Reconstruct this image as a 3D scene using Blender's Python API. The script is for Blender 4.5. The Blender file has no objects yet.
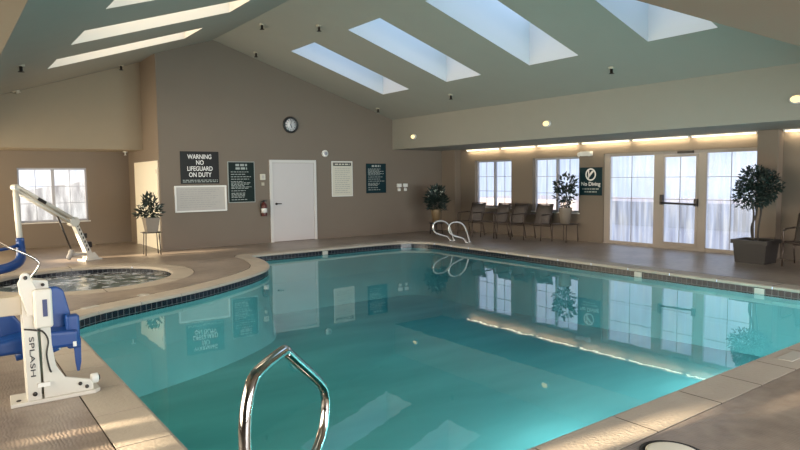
import bpy, bmesh, math, random
from mathutils import Vector, Matrix
from mathutils.geometry import tessellate_polygon
random.seed(7)
S = bpy.context.scene
COL = S.collection
PI = math.pi

# ------------------------------------------------------------------ camera, world, lights
cam_d = bpy.data.cameras.new('camera')
cam_d.sensor_width = 36.0
cam_d.lens = 36.0 * 621.98 / 800.0
cam_d.clip_end = 200
cam = bpy.data.objects.new('camera', cam_d)
COL.objects.link(cam)
yaw, pitch, roll = 0.638929, 0.0744383, -0.0107582
fy = Vector((math.sin(yaw), math.cos(yaw), 0)); rr = Vector((math.cos(yaw), -math.sin(yaw), 0)); uu = Vector((0, 0, 1))
fw = fy * math.cos(pitch) - uu * math.sin(pitch)
up = uu * math.cos(pitch) + fy * math.sin(pitch)
r2 = rr * math.cos(roll) + up * math.sin(roll)
u2 = -rr * math.sin(roll) + up * math.cos(roll)
cam.matrix_world = Matrix(((r2.x, u2.x, -fw.x, 0.0), (r2.y, u2.y, -fw.y, 0.0), (r2.z, u2.z, -fw.z, 1.62), (0, 0, 0, 1)))
S.camera = cam

w = bpy.data.worlds.new('sky'); S.world = w; w.use_nodes = True
w.node_tree.nodes['Background'].inputs[0].default_value = (0.62, 0.75, 1.0, 1)
w.node_tree.nodes['Background'].inputs[1].default_value = 1.35

S.view_settings.view_transform = 'Standard'
S.view_settings.look = 'None'
S.view_settings.exposure = 0.08
S.view_settings.gamma = 1.0
S.view_settings.use_curve_mapping = False
S.cycles.max_bounces = 10
S.cycles.diffuse_bounces = 5
S.cycles.transparent_max_bounces = 12
S.cycles.caustics_reflective = False
S.cycles.caustics_refractive = False
S.cycles.sample_clamp_indirect = 4.0


def light(name, kind, loc, energy, color, **kw):
    d = bpy.data.lights.new(name, kind)
    d.energy = energy; d.color = color
    for k, v in kw.items():
        if k not in ('direction',):
            setattr(d, k, v)
    o = bpy.data.objects.new(name, d); COL.objects.link(o); o.location = loc
    if 'direction' in kw:
        o.rotation_euler = Vector(kw['direction']).to_track_quat('-Z', 'Y').to_euler()
    return o


light('sun', 'SUN', (-20, 8, 6), 34.0, (1.0, 0.80, 0.55), angle=math.radians(1.6), direction=(1, -0.12, -0.18))
# added fill lights standing in for unseen daylight behind and beside the camera
light('daylight_near_fill', 'AREA', (6.0, -2.7, 1.35), 430, (1.0, 0.98, 0.97), shape='RECTANGLE', size=11.0, size_y=2.0, direction=(0, 1, 0.0), spread=math.radians(105))
light('daylight_left_fill', 'AREA', (-1.3, 8.5, 1.35), 380, (1.0, 0.88, 0.70), shape='RECTANGLE', size=13.0, size_y=2.0, direction=(1, 0, 0.0), spread=math.radians(115))
light('daylight_alcove_fill', 'AREA', (-1.3, 15.7, 1.3), 190, (1.0, 0.80, 0.50), shape='RECTANGLE', size=2.8, size_y=1.8, direction=(1, -.15, -.15))  # added warm fill, brightening the alcove from its unseen left side
# added underwater fill lights at the near pool wall, to brighten the water
for lx, ly, dr, pw in ((4.9, 2.62, (-.1, 1, -.02), 112), (7.8, 2.62, (-.15, 1, -.02), 112)):
    light('underwater_fill', 'AREA', (lx, ly, -.60), pw, (0.85, 1.0, 1.0), shape='DISK', size=.5, direction=dr)
SKY_RIGHT, SKY_LEFT = 2.6, 5.0      # glow of the skylight domes
STRIP = 4.0                          # fluorescent strips
PANE = 1.0                          # misted windows

# ------------------------------------------------------------------ materials
M = {}


def mat(name, color, rough=0.6, metal=0.0, bump=0.0, bscale=60, var=0.0, vscale=4.0, spec=0.5, emit=None, estr=0.0):
    m = bpy.data.materials.new(name); m.use_nodes = True
    nt = m.node_tree; b = nt.nodes['Principled BSDF']
    b.inputs['Base Color'].default_value = (*color, 1)
    b.inputs['Roughness'].default_value = rough
    b.inputs['Metallic'].default_value = metal
    b.inputs['Specular IOR Level'].default_value = spec
    if emit:
        b.inputs['Emission Color'].default_value = (*emit, 1); b.inputs['Emission Strength'].default_value = estr
    if var > 0 or bump > 0:
        tc = nt.nodes.new('ShaderNodeTexCoord')
    if var > 0:
        n = nt.nodes.new('ShaderNodeTexNoise'); n.inputs['Scale'].default_value = vscale; n.inputs['Detail'].default_value = 5
        mx = nt.nodes.new('ShaderNodeMix'); mx.data_type = 'RGBA'
        mx.inputs[6].default_value = (*[c * (1 - var) for c in color], 1)
        mx.inputs[7].default_value = (*[min(1, c * (1 + var)) for c in color], 1)
        nt.links.new(tc.outputs['Object'], n.inputs['Vector'])
        nt.links.new(n.outputs['Fac'], mx.inputs[0]); nt.links.new(mx.outputs[2], b.inputs['Base Color'])
    if bump > 0:
        n2 = nt.nodes.new('ShaderNodeTexNoise'); n2.inputs['Scale'].default_value = bscale; n2.inputs['Detail'].default_value = 4
        bp = nt.nodes.new('ShaderNodeBump'); bp.inputs['Strength'].default_value = bump; bp.inputs['Distance'].default_value = 0.02
        nt.links.new(tc.outputs['Object'], n2.inputs['Vector'])
        nt.links.new(n2.outputs['Fac'], bp.inputs['Height']); nt.links.new(bp.outputs['Normal'], b.inputs['Normal'])
    M[name] = m
    return m


mat('wall_paint', (0.172, 0.137, 0.106), 0.75, bump=0.08, bscale=90, var=0.04, vscale=1.5)
mat('fascia_paint', (0.24, 0.228, 0.197), 0.8, bump=0.05, bscale=60, var=0.03)
mat('tan_paint', (0.27, 0.22, 0.155), 0.8, bump=0.05, bscale=60, var=0.03)
mat('tan_paint_shaded', (0.17, 0.135, 0.092), 0.8, bump=0.05, bscale=60, var=0.03)  # tan paint darkened: the shade under the soffits is put into the colour
mat('ceiling_paint', (0.285, 0.275, 0.243), 0.85, bump=0.1, bscale=40, var=0.04, vscale=2)
mat('shaft_paint', (0.55, 0.55, 0.55), 0.8)
mat('door_paint', (0.53, 0.495, 0.49), 0.45, var=0.02)
mat('cream_door', (0.85, 0.80, 0.68), 0.5)
mat('white_trim', (0.58, 0.56, 0.54), 0.5)
mat('alu_frame', (0.33, 0.285, 0.25), 0.45, var=0.03)
mat('vinyl', (0.33, 0.33, 0.37), 0.4)
mat('dark_metal', (0.035, 0.03, 0.028), 0.4, metal=0.4)
mat('bronze_metal', (0.075, 0.055, 0.045), 0.4, metal=0.5)
mat('sling', (0.10, 0.085, 0.078), 0.8, bump=0.3, bscale=300, var=0.15, vscale=60)
mat('chrome', (0.62, 0.60, 0.57), 0.12, metal=1.0)
mat('steel_white', (0.80, 0.80, 0.78), 0.25, metal=0.5)
mat('powder_white', (0.56, 0.54, 0.49), 0.4, var=0.02)
mat('shade_grey', (0.42, 0.37, 0.29), 0.5)
mat('blue_plastic', (0.004, 0.045, 0.20), 0.38, bump=0.05, bscale=20)
mat('navy_sticker', (0.01, 0.02, 0.10), 0.4)
mat('black_plastic', (0.012, 0.012, 0.012), 0.5)
mat('ink', (0.03, 0.03, 0.035), 0.6)
mat('sign_black', (0.018, 0.017, 0.017), 0.45, spec=0.15)
mat('sign_green', (0.005, 0.014, 0.012), 0.45, spec=0.15)
mat('sign_teal', (0.005, 0.024, 0.031), 0.4, spec=0.15)
mat('sign_white', (0.72, 0.71, 0.68), 0.5)
mat('sign_letter', (0.78, 0.76, 0.74), 0.5)
mat('letter_dim', (0.30, 0.33, 0.31), 0.5)
mat('grey_letter', (0.33, 0.32, 0.31), 0.6)
mat('paper', (0.58, 0.55, 0.46), 0.6)
mat('board_face', (0.43, 0.40, 0.37), 0.5, var=0.06, vscale=8)
mat('red_paint', (0.075, 0.012, 0.010), 0.35)
mat('leaf', (0.022, 0.050, 0.030), 0.5, var=0.5, vscale=9)
mat('leaf_dark', (0.010, 0.022, 0.018), 0.5, var=0.5, vscale=9)
mat('leaf_pale', (0.50, 0.55, 0.48), 0.5)
mat('bark', (0.05, 0.04, 0.034), 0.8, var=0.3, vscale=30)
mat('pot_brown', (0.022, 0.019, 0.018), 0.55, var=0.15)
mat('pot_grey', (0.22, 0.185, 0.15), 0.6, var=0.08)
mat('pot_gold', (0.17, 0.115, 0.06), 0.5, var=0.2)
mat('soil', (0.03, 0.022, 0.016), 0.95, bump=0.6, bscale=40)
mat('rubber', (0.02, 0.02, 0.02), 0.8)
mat('lid_white', (0.75, 0.72, 0.62), 0.55)
mat('marker_tile', (0.42, 0.41, 0.37), 0.3)
mat('grout_dark', (0.05, 0.04, 0.033), 0.9)
mat('clock_face', (0.62, 0.60, 0.60), 0.4)
mat('coping_stone', (0.37, 0.325, 0.27), 0.62, bump=0.25, bscale=35, var=0.12, vscale=3)


def deck_material():
    m = bpy.data.materials.new('stamped_concrete'); m.use_nodes = True
    nt = m.node_tree; b = nt.nodes['Principled BSDF']; N = nt.nodes.new; L = nt.links.new
    tc = N('ShaderNodeTexCoord')
    n1 = N('ShaderNodeTexNoise'); n1.inputs['Scale'].default_value = 0.9; n1.inputs['Detail'].default_value = 6
    n2 = N('ShaderNodeTexNoise'); n2.inputs['Scale'].default_value = 9.0; n2.inputs['Detail'].default_value = 5
    ad = N('ShaderNodeMath'); ad.operation = 'MULTIPLY_ADD'; ad.inputs[1].default_value = 0.5
    L(tc.outputs['Object'], n1.inputs['Vector']); L(tc.outputs['Object'], n2.inputs['Vector'])
    L(n2.outputs['Fac'], ad.inputs[0]); L(n1.outputs['Fac'], ad.inputs[2])
    cr = N('ShaderNodeValToRGB')
    cr.color_ramp.elements[0].position = 0.55; cr.color_ramp.elements[0].color = (0.165, 0.132, 0.110, 1)
    cr.color_ramp.elements[1].position = 0.95; cr.color_ramp.elements[1].color = (0.32, 0.265, 0.22, 1)
    L(ad.outputs[0], cr.inputs[0]); L(cr.outputs[0], b.inputs['Base Color'])
    b.inputs['Roughness'].default_value = 0.34
    # broom / stamp swirls
    wv = N('ShaderNodeTexWave'); wv.inputs['Scale'].default_value = 13.0; wv.inputs['Distortion'].default_value = 9.0
    wv.inputs['Detail'].default_value = 2; wv.inputs['Detail Scale'].default_value = 0.6
    L(tc.outputs['Object'], wv.inputs['Vector'])
    mx = N('ShaderNodeMath'); mx.operation = 'MULTIPLY_ADD'; mx.inputs[1].default_value = 0.35
    L(wv.outputs['Fac'], mx.inputs[0]); L(n2.outputs['Fac'], mx.inputs[2])
    bp = N('ShaderNodeBump'); bp.inputs['Strength'].default_value = 0.22; bp.inputs['Distance'].default_value = 0.012
    L(mx.outputs[0], bp.inputs['Height']); L(bp.outputs['Normal'], b.inputs['Normal'])
    M['deck'] = m


deck_material()


def water_material(name, tint, bump, scale, ior, foam=0.0):
    m = bpy.data.materials.new(name); m.use_nodes = True
    nt = m.node_tree; N = nt.nodes.new; L = nt.links.new
    for n in list(nt.nodes):
        if n.type == 'BSDF_PRINCIPLED':
            nt.nodes.remove(n)
    out = [n for n in nt.nodes if n.type == 'OUTPUT_MATERIAL'][0]
    tc = N('ShaderNodeTexCoord'); mp = N('ShaderNodeMapping'); mp.inputs['Rotation'].default_value = (0, 0, 0.6); mp.inputs['Scale'].default_value = (0.6, 1.5, 1)
    nz = N('ShaderNodeTexNoise'); nz.inputs['Scale'].default_value = scale; nz.inputs['Detail'].default_value = 3
    bp = N('ShaderNodeBump'); bp.inputs['Strength'].default_value = bump; bp.inputs['Distance'].default_value = 0.02
    L(tc.outputs['Object'], mp.inputs['Vector']); L(mp.outputs['Vector'], nz.inputs['Vector'])
    L(nz.outputs['Fac'], bp.inputs['Height'])
    tr = N('ShaderNodeBsdfTransparent'); tr.inputs[0].default_value = (*tint, 1)
    gl = N('ShaderNodeBsdfGlossy'); gl.inputs['Roughness'].default_value = 0.012
    L(bp.outputs['Normal'], gl.inputs['Normal'])
    fr = N('ShaderNodeFresnel'); fr.inputs['IOR'].default_value = ior
    mx = N('ShaderNodeMixShader')
    L(fr.outputs[0], mx.inputs[0]); L(tr.outputs[0], mx.inputs[1]); L(gl.outputs[0], mx.inputs[2])
    last = mx
    if foam > 0:
        df = N('ShaderNodeBsdfDiffuse'); df.inputs[0].default_value = (0.62, 0.68, 0.76, 1)
        n3 = N('ShaderNodeTexNoise'); n3.inputs['Scale'].default_value = 5.5; n3.inputs['Detail'].default_value = 8; n3.inputs['Roughness'].default_value = 0.65
        L(tc.outputs['Object'], n3.inputs['Vector'])
        rp = N('ShaderNodeValToRGB'); rp.color_ramp.elements[0].position = 0.46; rp.color_ramp.elements[1].position = 0.68
        rp.color_ramp.elements[1].color = (foam, foam, foam, 1)
        L(n3.outputs['Fac'], rp.inputs[0])
        L(bp.outputs['Normal'], df.inputs['Normal'])
        m2 = N('ShaderNodeMixShader'); L(rp.outputs[0], m2.inputs[0]); L(mx.outputs[0], m2.inputs[1]); L(df.outputs[0], m2.inputs[2])
        last = m2
    L(last.outputs[0], out.inputs['Surface'])
    M[name] = m


water_material('pool_water', (0.27, 0.85, 0.92), 0.028, 2.2, 1.5)
water_material('spa_water', (0.72, 0.88, 0.92), 0.9, 7.0, 1.36, foam=0.75)


def tile_material():
    m = bpy.data.materials.new('waterline_tile'); m.use_nodes = True
    nt = m.node_tree; b = nt.nodes['Principled BSDF']; N = nt.nodes.new; L = nt.links.new
    uv = N('ShaderNodeUVMap'); br = N('ShaderNodeTexBrick'); br.offset = 0.0
    br.inputs['Color1'].default_value = (0.004, 0.006, 0.012, 1); br.inputs['Color2'].default_value = (0.007, 0.010, 0.020, 1)
    br.inputs['Mortar'].default_value = (0.12, 0.13, 0.13, 1)
    br.inputs['Scale'].default_value = 1.0; br.inputs['Mortar Size'].default_value = 0.0035
    br.inputs['Brick Width'].default_value = 0.088; br.inputs['Row Height'].default_value = 0.088
    L(uv.outputs[0], br.inputs['Vector']); L(br.outputs['Color'], b.inputs['Base Color'])
    b.inputs['Roughness'].default_value = 0.25
    M['tile'] = m


tile_material()


def plaster_material():
    m = bpy.data.materials.new('pool_plaster'); m.use_nodes = True
    nt = m.node_tree; b = nt.nodes['Principled BSDF']; N = nt.nodes.new; L = nt.links.new
    tc = N('ShaderNodeTexCoord'); n = N('ShaderNodeTexNoise'); n.inputs['Scale'].default_value = 0.7; n.inputs['Detail'].default_value = 3
    mp = N('ShaderNodeMapping'); mp.inputs['Scale'].default_value = (0.5, 1.6, 1); mp.inputs['Rotation'].default_value = (0, 0, 0.65)
    L(tc.outputs['Object'], mp.inputs['Vector']); L(mp.outputs[0], n.inputs['Vector'])
    cr = N('ShaderNodeValToRGB')
    cr.color_ramp.elements[0].position = 0.35; cr.color_ramp.elements[0].color = (0.48, 0.58, 0.56, 1)
    cr.color_ramp.elements[1].position = 0.72; cr.color_ramp.elements[1].color = (0.72, 0.78, 0.74, 1)
    L(n.outputs['Fac'], cr.inputs[0]); L(cr.outputs[0], b.inputs['Base Color'])
    b.inputs['Roughness'].default_value = 0.8
    M['plaster'] = m


plaster_material()


def pane_material(name, c1, c2, c3, strength, sx=14.0, sz=1.2, clear=(.45, .85)):
    """misted glass lit from outdoors: streaks of condensation over a blurred view"""
    m = bpy.data.materials.new(name); m.use_nodes = True
    nt = m.node_tree; b = nt.nodes['Principled BSDF']; N = nt.nodes.new; L = nt.links.new
    tc = N('ShaderNodeTexCoord'); mp = N('ShaderNodeMapping'); mp.inputs['Scale'].default_value = (sx, sx, sz)
    n = N('ShaderNodeTexNoise'); n.inputs['Scale'].default_value = 1.0; n.inputs['Detail'].default_value = 6
    L(tc.outputs['Object'], mp.inputs[0]); L(mp.outputs[0], n.inputs['Vector'])
    n2 = N('ShaderNodeTexNoise'); n2.inputs['Scale'].default_value = 1.3; n2.inputs['Detail'].default_value = 2
    L(tc.outputs['Object'], n2.inputs['Vector'])
    mx = N('ShaderNodeMath'); mx.operation = 'MULTIPLY_ADD'; mx.inputs[1].default_value = 0.6; mx.inputs[2].default_value = 0.2
    L(n.outputs['Fac'], mx.inputs[0])
    ad = N('ShaderNodeMath'); ad.operation = 'MULTIPLY_ADD'; ad.inputs[1].default_value = 0.4
    L(n2.outputs['Fac'], ad.inputs[0]); L(mx.outputs[0], ad.inputs[2])
    cr = N('ShaderNodeValToRGB'); e = cr.color_ramp.elements
    e[0].position = 0.50; e[0].color = (*c1, 1); e[1].position = 0.80; e[1].color = (*c3, 1)
    k = e.new(0.66); k.color = (*c2, 1)
    L(ad.outputs[0], cr.inputs[0])
    b.inputs['Base Color'].default_value = (0.05, 0.05, 0.05, 1); b.inputs['Roughness'].default_value = 0.15
    L(cr.outputs[0], b.inputs['Emission Color']); b.inputs['Emission Strength'].default_value = strength
    # where the mist has run off, the glass is clear and the outdoors shows through
    tr = N('ShaderNodeBsdfTransparent'); tr.inputs[0].default_value = (0.95, 0.96, 0.98, 1)
    n3 = N('ShaderNodeTexNoise'); n3.inputs['Scale'].default_value = 1.0; n3.inputs['Detail'].default_value = 4
    mp3 = N('ShaderNodeMapping'); mp3.inputs['Scale'].default_value = (sx * .8, sx * .8, sz * .6); mp3.inputs['Location'].default_value = (3, 5, 1)
    L(tc.outputs['Object'], mp3.inputs[0]); L(mp3.outputs[0], n3.inputs['Vector'])
    rp = N('ShaderNodeValToRGB'); rp.color_ramp.elements[0].position = 0.35; rp.color_ramp.elements[0].color = (clear[0],) * 3 + (1,)
    rp.color_ramp.elements[1].position = 0.68; rp.color_ramp.elements[1].color = (clear[1],) * 3 + (1,)
    L(n3.outputs['Fac'], rp.inputs[0])
    ms = N('ShaderNodeMixShader'); L(rp.outputs[0], ms.inputs[0]); L(b.outputs[0], ms.inputs[1]); L(tr.outputs[0], ms.inputs[2])
    L(ms.outputs[0], [q for q in nt.nodes if q.type == 'OUTPUT_MATERIAL'][0].inputs['Surface'])
    M[name] = m


pane_material('misted_glass', (0.52, 0.61, 0.82), (0.64, 0.74, 0.97), (0.86, 0.91, 1.0), PANE)
pane_material('misted_glass_alcove', (0.30, 0.32, 0.42), (0.72, 0.68, 0.64), (1.0, 0.97, 0.93), PANE * 1.0, 7, 1.6, (.3, .8))


def emitter(name, color, strength):
    m = bpy.data.materials.new(name); m.use_nodes = True
    nt = m.node_tree; nt.nodes.remove(nt.nodes['Principled BSDF'])
    e = nt.nodes.new('ShaderNodeEmission'); e.inputs[0].default_value = (*color, 1); e.inputs[1].default_value = strength
    nt.links.new(e.outputs[0], [n for n in nt.nodes if n.type == 'OUTPUT_MATERIAL'][0].inputs['Surface'])
    M[name] = m


emitter('dome_blue', (0.50, 0.68, 1.0), SKY_RIGHT)
emitter('dome_warm', (1.0, 0.80, 0.55), SKY_LEFT)
emitter('tube_glow', (1.0, 0.87, 0.62), STRIP)
emitter('lamp_glow', (1.0, 0.74, 0.32), 1.9)


# ------------------------------------------------------------------ mesh helpers
class MB:
    def __init__(self):
        self.v = []; self.f = []; self.smooth = []

    def add(self, verts, faces, smooth=False):
        n = len(self.v)
        self.v += [tuple(p) for p in verts]
        for f in faces:
            self.f.append([i + n for i in f]); self.smooth.append(smooth)
        return self

    def box(self, x0, x1, y0, y1, z0, z1, mtx=None):
        vs = [(x, y, z) for z in (z0, z1) for y in (y0, y1) for x in (x0, x1)]
        if mtx: vs = [mtx @ Vector(p) for p in vs]
        return self.add(vs, [(0, 2, 3, 1), (4, 5, 7, 6), (0, 1, 5, 4), (2, 6, 7, 3), (0, 4, 6, 2), (1, 3, 7, 5)])

    def prism(self, poly, axis, a, b):
        """poly: list of 2-D points, extruded along axis from a to b"""
        def P(p, t):
            return {'x': (t, p[0], p[1]), 'y': (p[0], t, p[1]), 'z': (p[0], p[1], t)}[axis]
        n = len(poly)
        vs = [P(p, a) for p in poly] + [P(p, b) for p in poly]
        fs = [tuple(range(n)), tuple(range(2 * n - 1, n - 1, -1))]
        fs += [(i, i + n, (i + 1) % n + n, (i + 1) % n) for i in range(n)]
        return self.add(vs, fs)

    def tube(self, pts, r, n=10, caps=True, taper=None):
        pts = [Vector(p) for p in pts]
        rings = []
        t0 = (pts[1] - pts[0]).normalized()
        ref = Vector((0, 0, 1)) if abs(t0.z) < 0.9 else Vector((1, 0, 0))
        nrm = (ref - t0 * ref.dot(t0)).normalized()
        for i, p in enumerate(pts):
            if i == 0: t = t0
            elif i == len(pts) - 1: t = (pts[i] - pts[i - 1]).normalized()
            else: t = ((pts[i + 1] - p).normalized() + (p - pts[i - 1]).normalized()).normalized()
            nrm = (nrm - t * nrm.dot(t)).normalized()
            bn = t.cross(nrm)
            ri = r if taper is None else r * (taper[i] if isinstance(taper, (list, tuple)) else 1)
            rings.append([p + (nrm * math.cos(2 * PI * k / n) + bn * math.sin(2 * PI * k / n)) * ri for k in range(n)])
        vs = [q for rg in rings for q in rg]
        fs = [(i * n + k, i * n + (k + 1) % n, (i + 1) * n + (k + 1) % n, (i + 1) * n + k) for i in range(len(pts) - 1) for k in range(n)]
        self.add(vs, fs, True)
        if caps:
            self.add(rings[0], [tuple(range(n - 1, -1, -1))]); self.add(rings[-1], [tuple(range(n))])
        return self

    def lathe(self, prof, c=(0, 0, 0), n=24, axis='z', caps=True):
        """prof: (radius, height) list"""
        vs = []
        for r, h in prof:
            for k in range(n):
                a = 2 * PI * k / n
                p = (r * math.cos(a), r * math.sin(a), h)
                if axis == 'y': p = (p[0], p[2], p[1])
                if axis == 'x': p = (p[2], p[0], p[1])
                vs.append((p[0] + c[0], p[1] + c[1], p[2] + c[2]))
        fs = [(i * n + k, i * n + (k + 1) % n, (i + 1) * n + (k + 1) % n, (i + 1) * n + k) for i in range(len(prof) - 1) for k in range(n)]
        self.add(vs, fs, True)
        for i, rev in ((0, True), (len(prof) - 1, False)):
            if caps and prof[i][0] > 1e-4:
                idx = [i * n + k for k in range(n)]
                self.add([vs[j] for j in idx], [tuple(range(n - 1, -1, -1)) if rev else tuple(range(n))])
        return self

    def build(self, name, material, parent=None, bevel=0.0, segs=2, fix=True):
        me = bpy.data.meshes.new(name)
        me.from_pydata(self.v, [], self.f)
        me.polygons.foreach_set('use_smooth', self.smooth)
        if fix:
            bm = bmesh.new(); bm.from_mesh(me)
            bmesh.ops.remove_doubles(bm, verts=bm.verts, dist=1e-5)
            bmesh.ops.recalc_face_normals(bm, faces=bm.faces)
            bm.to_mesh(me); bm.free()
        for m in (material if isinstance(material, (list, tuple)) else [material]):
            me.materials.append(M[m] if isinstance(m, str) else m)
        o = bpy.data.objects.new(name, me); COL.objects.link(o)
        if bevel > 0:
            md = o.modifiers.new('bevel', 'BEVEL'); md.width = bevel; md.segments = segs; md.limit_method = 'ANGLE'
        if parent is not None: o.parent = parent
        return o


def catmull(pts, sub=6, closed=False):
    pts = [Vector(p) for p in pts]; n = len(pts); out = []
    rng = range(n if closed else n - 1)
    for i in rng:
        p0 = pts[(i - 1) % n] if closed or i > 0 else pts[0] * 2 - pts[1]
        p1 = pts[i]; p2 = pts[(i + 1) % n]
        p3 = pts[(i + 2) % n] if closed or i + 2 < n else pts[-1] * 2 - pts[-2]
        for k in range(sub):
            t = k / sub
            out.append(0.5 * ((2 * p1) + (p2 - p0) * t + (2 * p0 - 5 * p1 + 4 * p2 - p3) * t * t + (3 * p1 - p0 - 3 * p2 + p3) * t ** 3))
    if not closed: out.append(pts[-1])
    return out


def tag(o, label, cat, group=None, kind=None):
    o['label'] = label; o['category'] = cat
    if group: o['group'] = group
    if kind: o['kind'] = kind
    return o


def struct(o, label, cat='room'):
    o['kind'] = 'structure'; o['label'] = label; o['category'] = cat
    return o


def thing(name, loc, rz, label, cat, group=None):
    o = bpy.data.objects.new(name, None); COL.objects.link(o)
    o.empty_display_size = 0.1
    o.location = loc; o.rotation_euler = (0, 0, rz)
    return tag(o, label, cat, group)


def copy_tree(o, loc, rz, label, parent=None):
    c = o.copy(); COL.objects.link(c)
    if parent is None:
        c.location = loc; c.rotation_euler = (0, 0, rz)
        if label: c['label'] = label
    else:
        c.parent = parent
    for ch in o.children:
        copy_tree(ch, None, 0, None, c)
    return c


def wall_grid(name, origin, ud, vd, nrm, u0, u1, v0, v1, holes, t, material):
    """a wall of thickness t (going away from nrm) with rectangular holes (ua,ub,va,vb)"""
    O, ud, vd, nrm = Vector(origin), Vector(ud), Vector(vd), Vector(nrm)
    us = sorted({u0, u1, *[h[0] for h in holes], *[h[1] for h in holes]})
    vs = sorted({v0, v1, *[h[2] for h in holes], *[h[3] for h in holes]})
    P = lambda u, v, d: O + ud * u + vd * v - nrm * d
    def solid(i, j):
        if i < 0 or j < 0 or i >= len(us) - 1 or j >= len(vs) - 1: return False
        cu, cv = (us[i] + us[i + 1]) / 2, (vs[j] + vs[j + 1]) / 2
        return not any(h[0] < cu < h[1] and h[2] < cv < h[3] for h in holes)
    mb = MB()
    for i in range(len(us) - 1):
        for j in range(len(vs) - 1):
            if not solid(i, j): continue
            a, b, c, d = us[i], us[i + 1], vs[j], vs[j + 1]
            for dep in (0, t):
                mb.add([P(a, c, dep), P(b, c, dep), P(b, d, dep), P(a, d, dep)], [(0, 1, 2, 3)])
            for di, dj, p, q in ((-1, 0, (a, c), (a, d)), (1, 0, (b, c), (b, d)), (0, -1, (a, c), (b, c)), (0, 1, (a, d), (b, d))):
                if not solid(i + di, j + dj):
                    mb.add([P(*p, 0), P(*q, 0), P(*q, t), P(*p, t)], [(0, 1, 2, 3)])
    return mb.build(name, material)


# ------------------------------------------------------------------ the room
XR, YB, XL, YN = 12.98, 14.92, -1.5, -3.0
XC, YA = 4.16, 17.75            # return wall of the alcove, alcove wall
XF, XE = 10.84, 0.39           # eaves
YV, YF = 1.79, 16.26           # near end of the vault, alcove fascia
ZS = 2.47
RX, RZ, SL, SLL = 5.53, 5.0, 0.312, 0.34
roof = lambda x: RZ - (SL if x > RX else SLL) * abs(x - RX)

# pool outline, counter-clockwise
bulge = catmull([(*p, 0) for p in [(5.33, 12.55), (5.27, 11.85), (5.01, 10.98), (4.62, 10.39), (3.97, 9.82), (3.10, 9.25), (2.27, 8.85), (1.64, 8.55), (1.24, 8.2), (1.12, 7.6)]], 5)
pool = catmull([(1.12, 3.35, 0), (1.40, 2.86, 0), (1.72, 2.57, 0), (2.2, 2.44, 0)], 4)
pool += [Vector(p) for p in ((4, 2.44, 0), (6.5, 2.44, 0))]
pool += catmull([(9.2, 2.44, 0), (9.53, 2.58, 0), (9.68, 2.95, 0)], 4)
pool += [Vector(p) for p in ((9.76, 5, 0), (9.84, 7, 0), (9.90, 9, 0))]
pool += catmull([(9.99, 11.55, 0), (10.0, 12.0, 0), (9.86, 12.44, 0), (9.45, 12.69, 0), (8.65, 12.76, 0)], 4)
pool += [Vector((6.6, 12.72, 0))]
pool += catmull([(5.50, 12.70, 0), (5.38, 12.66, 0), (5.33, 12.55, 0)], 3)
pool += [Vector((p[0], p[1], 0)) for p in bulge[3:]]


def resample(poly, step):
    out = []
    n = len(poly)
    for i in range(n):
        a, b = poly[i], poly[(i + 1) % n]
        k = max(1, int(round((b - a).length / step)))
        out += [a.lerp(b, j / k) for j in range(k)]
    return out


def offset(poly, d):
    n = len(poly); out = []
    for i in range(n):
        e1 = (poly[i] - poly[i - 1]).normalized(); e2 = (poly[(i + 1) % n] - poly[i]).normalized()
        n1 = Vector((e1.y, -e1.x, 0)); n2 = Vector((e2.y, -e2.x, 0))
        m = (n1 + n2).normalized(); c = max(0.55, m.dot(n1))
        out.append(poly[i] + m * d / c)
    return out


pool = resample(pool, 0.21)
tc_, tr_ = Vector((1.95, 11.62, 0)), 1.41
tub = [tc_ + Vector((math.cos(2 * PI * k / 72), math.sin(2 * PI * k / 72), 0)) * tr_ for k in range(72)]


def ring(mb, A, B, za, zb, uvs=None):
    n = len(A)
    vs = [(p.x, p.y, za) for p in A] + [(p.x, p.y, zb) for p in B]
    mb.add(vs, [(i, (i + 1) % n, (i + 1) % n + n, i + n) for i in range(n)])


def fill(polys, z, name, material):
    tess = tessellate_polygon([[Vector((p.x, p.y, 0)) for p in pl] for pl in polys])
    allp = [p for pl in polys for p in pl]
    mb = MB().add([(p.x, p.y, z) for p in allp], [tuple(t) for t in tess])
    o = mb.build(name, material)
    for p in o.data.polygons:
        if p.normal.z < 0:
            o.data.flip_normals(); break
    return o


CW = 0.325
room_outline = [Vector(p) for p in ((XL - .2, YN - .2, 0), (XR + .25, YN - .2, 0), (XR + .25, YB + .1, 0), (XC, YB + .1, 0), (XC, YA + .1, 0), (XL - .2, YA + .1, 0))]
deck = fill([room_outline, list(reversed(offset(pool, CW + 0.012))), list(reversed(offset(tub, 0.355)))], 0.0, 'floor', 'deck')
struct(deck, 'brown stamped concrete pool deck around the pool and hot tub', 'floor')


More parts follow.
